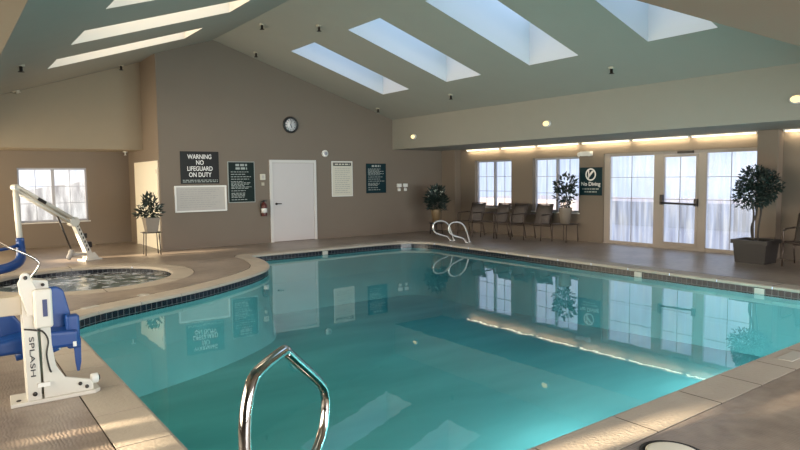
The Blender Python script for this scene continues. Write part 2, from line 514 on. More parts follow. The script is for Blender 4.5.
def coping(name, poly, width, seg, label):
    """stone slabs separated by narrow joints; bullnosed lip over the water"""
    n = len(poly); out = offset(poly, width)
    lip = offset(poly, -0.025)
    mb = MB()
    cum = 0.0; nxt = 0.0
    for i in range(n):
        j = (i + 1) % n
        L = (poly[j] - poly[i]).length
        a0, a1 = 0.0, 1.0
        cum += L
        if cum >= nxt + seg:                    # leave a joint at the end of this piece
            a1 = 1.0 - min(0.5, 0.010 / L); nxt = cum
        q = lambda P, t: P[i].lerp(P[j], t)
        prof = [(out, -0.05), (out, -0.004), (out, 0.0), (poly, 0.0), (lip, -0.012), (lip, -0.045), (poly, -0.055)]
        vs = []
        for t in (a0, a1):
            for P, z in prof:
                p = q(P, t); vs.append((p.x, p.y, z))
        m = len(prof)
        mb.add(vs, [(k, k + 1, k + 1 + m, k + m) for k in range(m - 1)])
        if a1 < 1: mb.add(vs[m:], [tuple(range(m))])
    o = mb.build(name, 'coping_stone')
    g = MB(); ring(g, offset(poly, width + 0.03), poly, -0.012, -0.012); ring(g, offset(poly, width + 0.014), offset(poly, width + 0.014), 0.0, -0.03)
    g.build('joint_bed', 'grout_dark', o)
    return struct(o, label, 'pool edge')


coping('pool_coping', pool, CW, 0.62, 'pale stone coping slabs along the edge of the swimming pool')
coping('hot_tub_coping', tub, 0.345, 1.1, 'pale round stone coping around the hot tub')

WZ = -0.14


def basin(name, poly, depth_fn, ztile0, ztile1, label):
    mb = MB(); n = len(poly)
    ring(mb, poly, poly, ztile1, -0.7)
    vs = [(p.x, p.y, -0.7) for p in poly] + [(p.x, p.y, depth_fn(p.x, p.y)) for p in offset(poly, -0.12)]
    mb.add(vs, [(i, (i + 1) % n, (i + 1) % n + n, i + n) for i in range(n)])
    inner = offset(poly, -0.12)
    tess = tessellate_polygon([[Vector((p.x, p.y, 0)) for p in inner]])
    mb.add([(p.x, p.y, depth_fn(p.x, p.y)) for p in inner], [tuple(t) for t in tess])
    o = mb.build(name, 'plaster')
    # waterline tiles
    t = MB(); ring(t, poly, poly, ztile0, ztile1)
    to = t.build('waterline_tiles', 'tile', o, fix=False)
    uvl = to.data.uv_layers.new(name='UVMap')
    cum = [0.0]
    for i in range(n): cum.append(cum[-1] + (poly[(i + 1) % n] - poly[i]).length)
    for pi, p in enumerate(to.data.polygons):
        for li, k in zip(p.loop_indices, range(4)):
            uvl.data[li].uv = (cum[pi] if k in (0, 3) else cum[pi + 1], (ztile0 if k in (0, 1) else ztile1) - ztile0 + 0.088)
    return struct(o, label, 'pool basin')


basin('pool_basin', pool, lambda x, y: -1.0 - 0.045 * max(0, min(8, y - 3)) , -0.052, -0.165, 'pale plastered basin of the swimming pool with a dark waterline tile band')
basin('hot_tub_basin', tub, lambda x, y: -0.75, -0.045, -0.165, 'round hot tub basin with a dark waterline tile band')
wt = fill([offset(pool, 0.002)], WZ, 'pool_water', 'pool_water'); tag(wt, 'still teal water of the swimming pool', 'water', kind='stuff')
ht = fill([offset(tub, 0.002)], -0.115, 'hot_tub_water', 'spa_water'); tag(ht, 'foaming bubbling grey water in the round hot tub', 'water', kind='stuff')
# corner steps under the water
st = MB()
for k, (d, z) in enumerate(((0.35, -0.40), (0.70, -0.68))):
    c = Vector((1.12, 2.44, 0)); r = 1.25 + d
    arc = [c + Vector((math.cos(a), math.sin(a), 0)) * r for a in [PI / 2 * q / 14 for q in range(15)]]
    st.prism([(c.x, c.y)] + [(p.x, p.y) for p in arc], 'z', -1.05, z)
so = st.build('pool_steps', 'plaster'); struct(so, 'submerged rounded entry steps in the near corner of the pool', 'steps')
stl = MB()
for r in (1.57, 1.92):
    for q in range(1, 14):
        a = PI / 2 * q / 14
        z = -0.398 if r < 1.7 else -0.678
        p = Vector((1.12, 2.44, 0)) + Vector((math.cos(a), math.sin(a), 0)) * r
        mt = Matrix.Translation((p.x, p.y, z)) @ Matrix.Rotation(a, 4, 'Z')
        stl.box(-0.03, 0.03, -0.05, 0.05, 0, 0.004, mt)
stl.build('step_edge_tiles', 'sign_black', so)

# walls
right = wall_grid('wall_right', (XR, 0, 0), (0, 1, 0), (0, 0, 1), (-1, 0, 0), YN, YB, 0, ZS,
                  [(12.20, 13.68, 0.76, 2.12), (9.90, 11.42, 0.71, 2.12), (5.60, 9.18, 0.0, 2.16)], 0.2, 'wall_paint')
struct(right, 'taupe wall with two windows and glass doors on the right of the pool', 'wall')
bk = MB().prism([(XC + .002, 0), (XR, 0), (XR, ZS + .1), (XF, ZS + .1), (XF, roof(XF)), (RX, RZ), (XC + .002, roof(XC))], 'y', YB, YB + 0.15)
struct(bk.build('wall_back', 'wall_paint'), 'taupe gable wall with the door, clock and signs', 'wall')
rt = MB().prism([(YB + .001, 0), (YA, 0), (YA, 2.45), (YF + .06, 2.45), (YF + .06, roof(XC)), (YB + .001, roof(XC))], 'x', XC, XC + 0.15)
struct(rt.build('wall_return', 'wall_paint'), 'short side wall of the hot tub alcove with the cream door', 'wall')
al = wall_grid('wall_alcove', (0, YA, 0), (1, 0, 0), (0, 0, 1), (0, -1, 0), XL, XC + .1, 0, 2.45, [(1.59, 3.14, 0.63, 1.98)], 0.2, 'wall_paint')
struct(al, 'taupe wall with a window behind the hot tub', 'wall')
lw_sun_slots = [(14.50, 15.22, 0.60, 1.22), (2.72, 2.90, 0.62, 1.02), (2.55, 2.62, 1.1, 1.5), (4.15, 4.36, 0.33, 0.48), (4.62, 4.74, 0.33, 0.48)]  # openings added out of view so the sun draws streaks on the deck
lw = wall_grid('wall_left', (XL, 0, 0), (0, 1, 0), (0, 0, 1), (1, 0, 0), YN, YA, 0, ZS, lw_sun_slots, 0.1, 'wall_paint')
struct(lw, 'taupe wall on the left side of the hall', 'wall')
nw = MB().box(XL, XR, YN - .15, YN, 0, ZS)
struct(nw.build('wall_near', 'wall_paint'), 'taupe wall behind the camera', 'wall')
ng = MB().prism([(XE, ZS + .02), (XF, ZS + .02), (XF, roof(XF)), (RX, RZ), (XE, roof(XE))], 'y', YV - 0.15, YV - .01)
struct(ng.build('wall_near_gable', 'tan_paint'), 'tan gable above the near soffit', 'wall')
fl = MB().prism([(XL, 2.402), (XC, 2.402), (XC, roof(XC)), (XE, roof(XE)), (XE, ZS), (XL, ZS)], 'y', YF, YF + 0.12)
struct(fl.build('wall_alcove_fascia', 'tan_paint'), 'tan fascia above the opening of the hot tub alcove', 'wall')
struct(MB().box(XF, XF + .12, YV, YB, ZS + .003, roof(XF) + .02).build('wall_right_fascia', 'fascia_paint'), 'long beige fascia with small spotlights above the windows', 'wall')
struct(MB().box(XE - .12, XE, YV, YF, ZS + .003, roof(XE) + .02).build('wall_left_fascia', 'fascia_paint'), 'beige eave fascia on the left side', 'wall')
# soffits
struct(MB().box(XF + .0005, XR + .1, YN, YB, ZS, ZS + .1).build('ceiling_right_soffit', 'fascia_paint'), 'low flat soffit along the window wall', 'ceiling')
struct(MB().box(XL, XE - .001, YN, YF, ZS, ZS + .1).build('ceiling_left_soffit', 'tan_paint_shaded'), 'low flat soffit on the left side', 'ceiling')
struct(MB().box(XE, XF, YN, YV - .001, ZS, ZS + .1).build('ceiling_near_soffit', 'tan_paint_shaded'), 'tan flat soffit at the near end of the hall', 'ceiling')
struct(MB().box(XL, XC, YF + .001, YA, 2.40, 2.5).build('ceiling_alcove', 'tan_paint'), 'low flat ceiling of the hot tub alcove', 'ceiling')
# vaulted ceiling with skylight openings
SKY_Y = [(12.2, 13.32), (9.70, 10.82), (7.20, 8.36), (4.71, 5.84)]
xl0, xl1, xr0, xr1 = 1.77, 4.33, 6.79, 9.39
cosr = 1 / math.sqrt(1 + SL * SL)
for nm, xa, xb, ha, hb, lab in (('ceiling_left_slope', XE, RX, xl0, xl1, 'left slope of the vaulted ceiling with warm skylights'),
                                ('ceiling_right_slope', RX, XF, xr0, xr1, 'right slope of the vaulted ceiling with blue skylights')):
    xs = [xa, ha, hb, xb]; ys = sorted({YV, YF, *[y for p in SKY_Y for y in p]})
    mb = MB()
    for i in range(3):
        for j in range(len(ys) - 1):
            cy = (ys[j] + ys[j + 1]) / 2
            if i == 1 and any(a < cy < b for a, b in SKY_Y): continue
            q = [(xs[i], ys[j]), (xs[i + 1], ys[j]), (xs[i + 1], ys[j + 1]), (xs[i], ys[j + 1])]
            mb.add([(x, y, roof(x)) for x, y in q], [(0, 1, 2, 3)])
    struct(mb.build(nm, 'ceiling_paint'), lab, 'ceiling')
places = ['beside the back wall', 'second from the back wall', 'third from the back wall', 'nearest the near soffit']
n_sky = 0
for side, (xa, xb) in (('left', (xl0, xl1)), ('right', (xr0, xr1))):
    for k, (ya, yb) in enumerate(SKY_Y):
        n_sky += 1
        D = 0.95
        mb = MB()
        c = [(xa, ya), (xb, ya), (xb, yb), (xa, yb)]
        for i in range(4):
            p, q = c[i], c[(i + 1) % 4]
            mb.add([(p[0], p[1], roof(p[0])), (q[0], q[1], roof(q[0])), (q[0], q[1], roof(q[0]) + D), (p[0], p[1], roof(p[0]) + D)], [(0, 1, 2, 3)])
        o = mb.build('window_%d' % (n_sky + 3), 'shaft_paint')
        struct(o, ('warm cream' if side == 'left' else 'pale blue') + ' skylight well in the ' + side + ' ceiling slope, ' + places[k], 'skylight')
        MB().add([(x, y, roof(x) + D) for x, y in c], [(0, 1, 2, 3)]).build('dome_pane', 'dome_warm' if side == 'left' else 'dome_blue', o)
# outdoors, seen through the misted glass
mat('paving', (0.30, 0.255, 0.29), 0.8, var=0.1); mat('outdoor_wall', (0.30, 0.25, 0.22), 0.9, var=0.2, vscale=2); mat('hedge_brown', (0.16, 0.12, 0.10), 0.9, var=0.5, vscale=5)
struct(MB().box(13.25, 45, -20, 40, -.2, -.06).build('ground', 'paving'), 'pinkish grey paving outside the glass doors', 'ground')
struct(MB().box(-20, 13.2, 18.0, 40, -.2, -.06).build('ground', 'paving'), 'pinkish grey paving outside the alcove window', 'ground')
struct(MB().box(19, 19.3, -6, 30, -.06, .75).build('outdoor_wall', 'outdoor_wall'), 'low brown wall outside beyond the glass doors', 'wall')
struct(MB().prism([(-3, -.06), (12, -.06), (12, 1.2), (9, 1.9), (7, 1.3), (4.5, 1.75), (2, 1.35), (0, 1.9), (-3, 1.5)], 'y', 22, 22.6).build('outdoor_hedge', 'hedge_brown'), 'brown bare hedge outside the alcove window', 'hedge')
# columns
struct(MB().box(XR - .22, XR, 5.20, 5.58, 0, ZS).build('column', 'wall_paint', bevel=.01), 'taupe wall column beside the glass doors behind the potted tree', 'column')
struct(MB().box(XR - .25, XR, 14.30, YB, 0, ZS).build('column', 'wall_paint', bevel=.01), 'taupe column in the corner of back wall and window wall', 'column')
# baseboards
struct(MB().box(XC, 6.90, YB - .012, YB, 0, .09).box(8.26, XR - .25, YB - .012, YB, 0, .09).build('baseboard_back', 'wall_paint'), 'taupe baseboard along the gable wall', 'baseboard')
struct(MB().box(XR - .012, XR, 9.18, 14.3, 0, .09).box(XR - .012, XR, 0, 5.2, 0, .09).build('baseboard_right', 'wall_paint'), 'taupe baseboard below the windows', 'baseboard')


# windows
def window(name, plane, u0, u1, v0, v1, pane, label, rows=3, cols=2):
    """plane(u, v, d) -> point; d is depth behind the wall face"""
    def bx(mb, ua, ub, va, vb, da, db):
        vs = [plane(u, v, d) for d in (da, db) for v in (va, vb) for u in (ua, ub)]
        mb.add(vs, [(0, 2, 3, 1), (4, 5, 7, 6), (0, 1, 5, 4), (2, 6, 7, 3), (0, 4, 6, 2), (1, 3, 7, 5)])
    f = MB(); t = .045
    mid = (u0 + u1) / 2
    bx(f, u0 + t, u1 - t, v0, v0 + t, .10, .17); bx(f, u0 + t, u1 - t, v1 - t, v1, .10, .17)
    bx(f, u0, u0 + t, v0, v1, .10, .17); bx(f, u1 - t, u1, v0, v1, .10, .17)
    bx(f, mid - .035, mid + .035, v0 + t, v1 - t, .09, .168)
    o = f.build(name, 'vinyl'); struct(o, label, 'window')
    g = MB()
    for a, b in ((u0 + t, mid - .035), (mid + .035, u1 - t)):
        p = MB(); bx(p, a, b, v0 + t, v1 - t, .14, .15); p.build('pane', pane, o)
        for c in range(1, cols):
            u = a + (b - a) * c / cols; bx(g, u - .006, u + .006, v0 + t, v1 - t, .125, .14)
        for r in range(1, rows):
            v = v0 + t + (v1 - v0 - 2 * t) * r / rows; bx(g, a, b, v - .006, v + .006, .125, .14)
    g.build('muntins', 'vinyl', o)
    s = MB(); bx(s, u0 - .03, u1 + .03, v0 - .03, v0, -.03, .1); s.build('sill', 'white_trim', o)
    return o


pr = lambda u, v, d: (XR + d, u, v)
window('window_1', pr, 12.20, 13.68, .76, 2.12, 'misted_glass', 'misted white window behind the leftmost patio chair')
window('window_2', pr, 9.90, 11.42, .71, 2.12, 'misted_glass', 'misted white window behind the small potted fig beside the teal sign')
window('window_3', lambda u, v, d: (u, YA + d, v), 1.59, 3.14, .63, 1.98, 'misted_glass_alcove', 'bright white window in the alcove behind the pool lift')


# glass doors on the right wall
def glass_front():
    root = MB()
    X0, X1 = XR + .03, XR + .13
    yb = [5.60, 6.66, 6.83, 7.66, 7.87, 8.98, 9.18]      # post bands: 5.60|..|6.66-6.83|..|7.66-7.87|..|8.98-9.18
    posts = ((5.60, 5.68), (6.68, 6.86), (7.68, 7.88), (9.02, 9.18))
    for a, b in posts: root.box(X0, X1, a, b, 0, 2.16)
    for k in range(3):
        root.box(X0 + .004, X1 - .004, posts[k][1], posts[k + 1][0], 2.09, 2.16).box(X0 + .004, X1 - .004, posts[k][1], posts[k + 1][0], 0, .08)
    o = root.build('door_3', 'alu_frame', bevel=.004)
    struct(o, 'triple glass door front with misted panes and taupe metal frame', 'door')
    for nm, a, b in (('fixed_pane', 5.68, 6.68), ('door_leaf', 6.86, 7.68), ('fixed_pane', 7.88, 9.02)):
        if nm == 'door_leaf':
            s = MB(); e = .05
            s.box(X0 - .01, X1 - .02, a, a + e, .085, 2.085).box(X0 - .01, X1 - .02, b - e, b, .085, 2.085).box(X0 - .006, X1 - .024, a + e, b - e, .085, .15).box(X0 - .006, X1 - .024, a + e, b - e, 2.03, 2.085)
            lf = s.build('door_leaf', 'alu_frame', o)
            MB().box(X0 + .03, X0 + .04, a + e, b - e, .10, 2.03).build('pane', 'misted_glass', lf)
            g = MB(); c = (a + b) / 2
            g.box(X0 + .015, X0 + .03, c - .006, c + .006, .10, 2.03)
            for z in (1.10, 1.59): g.box(X0 + .015, X0 + .03, a + e, b - e, z - .006, z + .006)
            g.build('muntins', 'vinyl', lf)
            h = MB(); h.box(X0 - .07, X0 - .01, a - .02, a + .05, .96, 1.12).box(X0 - .07, X0 - .01, b - .06, b + .01, .98, 1.20)
            h.tube([(X0 - .075, a, 1.0), (X0 - .075, b - .02, 1.02)], .022, 8)
            h.build('push_bar', 'dark_metal', lf)
            MB().box(X0 - .05, X0, a + .1, a + .45, 2.10, 2.15).build('door_closer', 'dark_metal', lf)
        else:
            pn = MB().box(X0 + .03, X0 + .04, a, b, .08, 2.09).build('fixed_pane', 'misted_glass', o)
            g = MB(); c = (a + b) / 2
            g.box(X0 + .015, X0 + .03, c - .006, c + .006, .08, 2.09)
            for z in (1.10, 1.59): g.box(X0 + .015, X0 + .03, a, b, z - .006, z + .006)
            g.build('muntins', 'vinyl', pn)
    MB().box(XR - .005, XR + .14, 5.60, 9.18, -.0, .012).build('threshold', 'alu_frame', o)


glass_front()

# back door
d1 = MB(); y0 = YB
d1.box(6.90, 6.985, y0 - .03, y0 + .02, 0, 2.065).box(8.185, 8.26, y0 - .03, y0 + .02, 0, 2.065).box(6.90, 8.26, y0 - .03, y0 + .02, 2.065, 2.14)
o = d1.build('door_1', 'white_trim', bevel=.004); struct(o, 'wide white door in a white frame on the gable wall', 'door')
MB().box(6.99, 8.18, y0 - .018, y0 + .02, .012, 2.06).build('door_leaf', 'door_paint', o, bevel=.003)
h = MB().lathe([(0, -.055), (.022, -.05), (.022, -.018), (.03, -.015), (.03, 0)], (7.07, y0 - .018, 1.0), 12, 'y').tube([(7.07, y0 - .06, 1.0), (7.20, y0 - .065, 1.0)], .013, 8)
h.build('lever_handle', 'dark_metal', o)
# alcove side door
d2 = MB()
d2.box(XC - .025, XC, 15.02, 15.10, 0, 2.04).box(XC - .025, XC, 17.0, 17.08, 0, 2.04).box(XC - .025, XC, 15.02, 17.08, 2.04, 2.10)
o = d2.build('door_2', 'cream_door', bevel=.004); struct(o, 'sunlit cream door on the side wall of the alcove', 'door')
MB().box(XC - .014, XC, 15.10, 17.0, .012, 2.04).build('door_leaf', 'cream_door', o)
MB().tube([(XC - .05, 15.2, .98), (XC - .05, 15.32, .98)], .012, 8).tube([(XC, 15.2, .98), (XC - .05, 15.2, .98)], .012, 8).build('lever_handle', 'dark_metal', o)
mh = MB()
for z in (.3, 1.05, 1.85): mh.box(XC - .03, XC - .012, 15.085, 15.11, z - .05, z + .05)
mh.build('hinge', 'alu_frame', o)


# ------------------------------------------------------------------ lights of the room
def strip(ya, yb, label):
    t = thing('strip_light', (XR - .07, (ya + yb) / 2, ZS), 0, label, 'light', 'fluorescent strips above the window wall')
    h = (yb - ya) / 2
    MB().box(-.03, .05, -h, h, -.018, 0).build('housing', 'white_trim', t)
    MB().tube([(0, -h + .03, -.034), (0, h - .03, -.034)], .014, 8).build('tube', 'tube_glow', t)
    lo = light('lamp_light', 'AREA', (-.03, 0, -.06), 5.2, (1.0, .80, .50), shape='RECTANGLE', size=2 * h - .1, size_y=.04, direction=(1, 0, -.35))
    lo.parent = t
    for e in (-h, h - .03): MB().box(-.015, .015, e, e + .03, -.05, -.018).build('lamp_holder', 'white_trim', t)


names = ['above the window behind the leftmost chair', 'between the two windows', 'above the window with the potted fig', 'above the teal sign',
         'above the left glass panel', 'above the glass door nearest the potted tree']
for (a, b), n_ in zip(((12.58, 13.97), (11.25, 12.53), (9.85, 11.2), (8.42, 9.78), (7.02, 8.38), (5.64, 6.98)), names):
    strip(a, b, 'glowing fluorescent strip light ' + n_)
strip(3.85, 5.18, 'glowing fluorescent strip light beyond the column at the photo edge')

for y, n_ in ((13.89, 'nearest the gable wall'), (9.13, 'in the middle of the beige fascia'), (4.17, 'at the right photo edge')):
    t = thing('fascia_spotlight', (XF, y, 2.79), 0, 'small glowing round spotlight ' + n_, 'light', 'spotlights on the beige fascia')
    hs = MB().lathe([(.085, 0), (.085, -.02), (.07, -.045), (.062, -.045)], n=20, axis='x').build('housing', 'white_trim', t)
    ln = MB().lathe([(0.0, -.066), (.04, -.06), (.062, -.045)], n=20, axis='x').build('lamp', 'lamp_glow', t)
    for q in (hs, ln): q.data.transform(Matrix.Diagonal((1, 1.35, .85, 1)))

# sprinkler heads
spots = [(5.75, 12.6, 'near the ridge above the clock'), (6.40, 11.3, 'on the right slope between the two far skylights'), (6.42, 14.45, 'against the rake of the gable wall'),
         (10.05, 14.5, 'at the corner of gable wall and beige fascia'), (9.99, 11.35, 'below the second blue skylight'), (10.02, 6.95, 'below the near blue skylight'),
         (1.21, 11.96, 'on the left slope by the photo edge'), (3.65, 15.9, 'above the alcove fascia')]
for x, y, n_ in spots:
    t = thing('sprinkler', (x, y, roof(x)), 0, 'small dark fire sprinkler head ' + n_, 'sprinkler', 'ceiling sprinklers')
    MB().lathe([(.06, 0.02), (.06, -.015), (.03, -.02)], n=14).build('escutcheon', 'shade_grey', t)
    MB().lathe([(.026, -.01), (.026, -.10), (.048, -.103), (.05, -.112), (0, -.115)], n=12).build('head', 'dark_metal', t)
t = thing('sprinkler', (3.98, 17.3, 2.40), 0, 'small white sprinkler head on the alcove ceiling corner', 'sprinkler', 'ceiling sprinklers')
MB().lathe([(.06, 0), (.06, -.02), (.025, -.03)], n=14).build('escutcheon', 'sign_white', t)
MB().lathe([(.02, -.02), (.02, -.09), (.035, -.092), (.035, -.1), (0, -.1)], n=12).build('head', 'sign_white', t)
t = thing('ceiling_pipe', (1.2, 16.1, 3.62), 0, 'short grey pipe with an elbow under the left ceiling slope', 'pipe')
MB().tube([(-1.0, -.03, -.16), (0.28, 0, .02)], .035, 10).build('pipe', 'fascia_paint', t)
MB().tube([(.22, 0, .0), (.33, 0, .03), (.36, .0, -.04)], .05, 10).build('elbow', 'shade_grey', t)


# ------------------------------------------------------------------ signs and fittings on the walls
def text_mesh(name, body, size, mtx, material, parent, bold=0.0, align='CENTER'):
    cu = bpy.data.curves.new(name, 'FONT'); cu.body = body; cu.size = size; cu.align_x = align; cu.align_y = 'CENTER'
    cu.extrude = .002; cu.offset = bold
    tmp = bpy.data.objects.new(name + '_tmp', cu); COL.objects.link(tmp)
    dg = bpy.context.evaluated_depsgraph_get(); dg.update()
    me = bpy.data.meshes.new_from_object(tmp.evaluated_get(dg))
    bpy.data.objects.remove(tmp); bpy.data.curves.remove(cu)
    me.transform(mtx); me.materials.clear(); me.materials.append(M[material])
    o = bpy.data.objects.new(name, me); COL.objects.link(o); o.parent = parent
    return o


FB = Matrix.Rotation(PI / 2, 4, 'X')                       # faces -Y
FR = Matrix.Rotation(-PI / 2, 4, 'Z') @ Matrix.Rotation(PI / 2, 4, 'X')   # faces -X
BK = lambda x, z, d=.0: Matrix.Translation((x, -d, z)) @ FB
RT = lambda y, z, d=.0: Matrix.Translation((-d, y, z)) @ FR


def line(parent, material, u0, u1, z, h, P, seed, wd=.07):
    """one line of small print: words joined by hairlines, one mesh"""
    rnd = random.Random(seed); u = u0; segs = []
    while u < u1 - .012:
        e = min(u1, u + wd * rnd.uniform(.5, 1.4)); segs.append((u, e)); u = e + wd * .28
    vs, fs = [], []
    for k, (a, b) in enumerate(segs):
        for q in (a, b): vs += [P(q, z - h / 2), P(q, z + h / 2)]
    vs2, fs = list(vs), []
    for k in range(len(segs)):
        o = k * 4; fs.append((o, o + 2, o + 3, o + 1))
        if k + 1 < len(segs):
            n = len(vs2); m = segs[k][1]; m2 = segs[k + 1][0]
            vs2 += [P(m2, z - h / 2 + .0015)]
            fs.append((o + 2, o + 4, n))
    return MB().add(vs2, fs).build('text_line', material, parent, fix=False)


def bars(parent, material, x0, x1, z, h, d, seed=0, wd=.07):
    return line(parent, material, x0, x1, z, h, lambda u, v: (u, -d - .002, v), seed, wd)


def sign_plate(name, x0, x1, z0, z1, material, label, border=None, y=YB):
    t = thing(name, ((x0 + x1) / 2, y, (z0 + z1) / 2), 0, label, 'sign')
    w_, h_ = (x1 - x0) / 2, (z1 - z0) / 2
    MB().box(-w_, w_, -.015, 0, -h_, h_).build('panel', material, t)
    if border:
        b = .018
        MB().box(-w_ - b, w_ + b, -.012, 0, h_, h_ + b).box(-w_ - b, w_ + b, -.012, 0, -h_ - b, -h_).box(-w_ - b, -w_, -.012, 0, -h_, h_).box(w_, w_ + b, -.012, 0, -h_, h_).build('border', border, t)
    return t, w_, h_


t, w_, h_ = sign_plate('warning_sign', 4.64, 5.57, 1.55, 2.32, 'sign_black', 'black sign reading WARNING NO LIFEGUARD ON DUTY in white capitals')
for body, z in (('WARNING', .255), ('NO', .115), ('LIFEGUARD', -.03), ('ON DUTY', -.175)):
    text_mesh('lettering', body, .150, BK(.0, z, .016) @ Matrix.Scale(.80, 4, (1, 0, 0)), 'sign_letter', t, .002)
bars(t, 'letter_dim', -.42, .43, -.30, .020, .015, 1); bars(t, 'letter_dim', -.42, .43, -.34, .018, .015, 2)

t = thing('notice_board', (5.11, YB, 1.19), 0, 'grey notice board in a white frame under the black warning sign', 'board')
MB().box(-.60, .60, -.018, 0, -.29, .29).build('panel', 'board_face', t)
MB().box(-.63, .63, -.035, 0, .28, .315).box(-.63, .63, -.035, 0, -.315, -.28).box(-.63, -.59, -.035, 0, -.28, .28).box(.59, .63, -.035, 0, -.28, .28).build('frame', 'sign_white', t, bevel=.004)
for k in range(9): bars(t, 'grey_letter', -.5, .45 - .1 * (k % 3), .22 - k * .052, .012, .018, 20 + k)


def rules(x0, x1, z0, z1, material, letter, label, seed, head, border):
    t, w_, h_ = sign_plate('rules_sign', x0, x1, z0, z1, material, label, border)
    k = 0; z = h_ - .07
    for hl in range(head):
        bars(t, letter, -w_ * .45, w_ * .45, z, .055, .015, seed + hl, .09); z -= .085
    rnd = random.Random(seed)
    while z > -h_ + .05:
        bars(t, letter, -w_ * .82, w_ * rnd.uniform(.1, .85), z, .017, .015, seed + 40 + k); z -= rnd.choice((.034, .034, .06)); k += 1
    return t


rules(5.81, 6.48, 1.08, 2.07, 'sign_green', 'letter_dim', 'dark green rules sign left of the white door, above the extinguisher', 5, 2, 'letter_dim')
t, w_, h_ = sign_plate('notice_sign', 8.77, 9.41, 1.16, 2.10, 'paper', 'cream printed notice with a black heading, right of the white door', 'sign_white')
MB().box(-w_ * .9, w_ * .9, -.017, -.015, h_ - .11, h_ - .02).build('heading_band', 'ink', t)
bars(t, 'paper', -w_ * .75, w_ * .75, h_ - .065, .035, .017, 77, .09)
for k in range(13): bars(t, 'grey_letter', -w_ * .75, w_ * (.75 - .25 * (k % 4 == 3)), h_ - .19 - k * .055, .015, .015, 60 + k)
rules(9.89, 10.58, 1.21, 2.06, 'sign_teal', 'letter_dim', 'dark teal rules sign beside the two white outlets', 9, 1, None)

# No Diving sign on the window wall
t = thing('no_diving_sign', (XR, 9.54, 1.50), 0, 'teal No Diving sign between the window and the glass doors', 'sign')
MB().box(-.015, 0, -.325, .325, -.345, .345).build('panel', 'sign_teal', t)
sy = MB()
ringp = [(0, .145 * math.cos(a), .145 * math.sin(a)) for a in [2 * PI * k / 28 for k in range(29)]]
ro = MB(); n = 28
vs = []
for k in range(n):
    a = 2 * PI * k / n
    for r_ in (.118, .155): vs.append((-.018, r_ * math.cos(a), .17 + r_ * math.sin(a)))
ro.add(vs, [(2 * k, 2 * k + 1, (2 * k + 3) % (2 * n), (2 * k + 2) % (2 * n)) for k in range(n)])
# slash and a diving figure
ro.prism([(-.095, .255), (-.075, .275), (.095, .085), (.075, .065)], 'x', -.019, -.016)
ro.prism([(.045, .27), (.075, .27), (.075, .07), (.045, .07)], 'x', -.019, -.016)
ro.prism([(.05, .17), (.05, .14), (-.06, .25), (-.04, .27)], 'x', -.019, -.016)
ro.build('symbol', 'sign_letter', t)
text_mesh('lettering', 'No Diving', .135, RT(0, -.065, .016), 'sign_letter', t, .002)
for z, a in ((-.185, .24), (-.255, .18)): line(t, 'letter_dim', -a, a, z, .032, lambda u, v: (-.017, u, v), int(-z * 1000))

# emergency light above the No Diving sign
t = thing('emergency_light', (XR, 9.66, 2.19), 0, 'white twin-head emergency light above the teal No Diving sign', 'light')
MB().box(-.09, 0, -.17, .17, -.06, .05).build('housing', 'sign_white', t, bevel=.015)
for y in (-.19, .19):
    MB().lathe([(.03, .02), (.055, -.05), (.05, -.055), (0, -.05)], (-.08, y * .8, -.02), 14, 'x').build('lamp_head', 'sign_white', t)

# clock
t = thing('wall_clock', (7.53, YB, 3.055), 0, 'round wall clock with black rim high above the white door', 'clock')
MB().lathe([(.215, 0), (.215, -.045), (.195, -.055), (.165, -.05), (.165, -.02)], n=36, axis='y', caps=False).build('rim', 'black_plastic', t)
MB().lathe([(.17, -.02), (.17, -.03), (0, -.03)], n=36, axis='y').build('face', 'clock_face', t)
for k in range(12): MB().box(-.007, .007, -.034, -.031, .112, .150, Matrix.Rotation(2 * PI * k / 12, 4, 'Y')).build('hour_mark', 'ink', t)
for L_, a, wd in ((.085, 2.75, .009), (.125, .15, .006)):
    MB().box(-wd, wd, -.037, -.034, -.02, L_, Matrix.Rotation(a, 4, 'Y')).build('hand', 'ink', t)

# alarm, pull station, extinguisher, outlets
t = thing('alarm_sounder', (8.55, YB, 2.325), 0, 'small round white alarm right of the white door top', 'alarm')
MB().lathe([(.095, 0), (.095, -.03), (.07, -.055), (0, -.06)], n=24, axis='y').build('housing', 'sign_white', t)
MB().lathe([(.05, -.05), (.045, -.066), (0, -.068)], n=16, axis='y').build('lens', 'vinyl', t)
t = thing('pull_station', (6.71, YB, 1.70), 0, 'small white switch box between the green sign and white door', 'switch')
MB().box(-.07, .07, -.035, 0, -.075, .075).build('plate', 'paper', t, bevel=.006)
MB().box(-.035, .035, -.042, -.035, -.04, .04).build('window', 'board_face', t)
MB().box(-.04, .04, -.03, 0, -.22, -.14).build('lower_box', 'shade_grey', t, bevel=.006)
t = thing('fire_extinguisher', (6.69, YB - .1, .70), 0, 'dark red fire extinguisher hanging left of the white door', 'extinguisher')
MB().lathe([(0, 0), (.07, .005), (.075, .03), (.075, .27), (.06, .32), (.025, .345), (.025, .37)], n=20).build('cylinder', 'red_paint', t)
MB().lathe([(.0765, .09), (.0765, .2)], n=20).build('label_band', 'sign_white', t)
MB().box(-.02, .02, -.02, .02, .36, .40).box(-.02, .09, -.012, .012, .40, .415).box(-.02, .08, -.012, .012, .375, .385).build('valve', 'black_plastic', t)
MB().tube(catmull([(-.02, 0, .38), (-.085, 0, .36), (-.1, 0, .25), (-.085, -.01, .12)], 4), .011, 8).build('hose', 'black_plastic', t)
MB().box(-.03, .03, .07, .1, .1, .3).build('bracket', 'dark_metal', t)
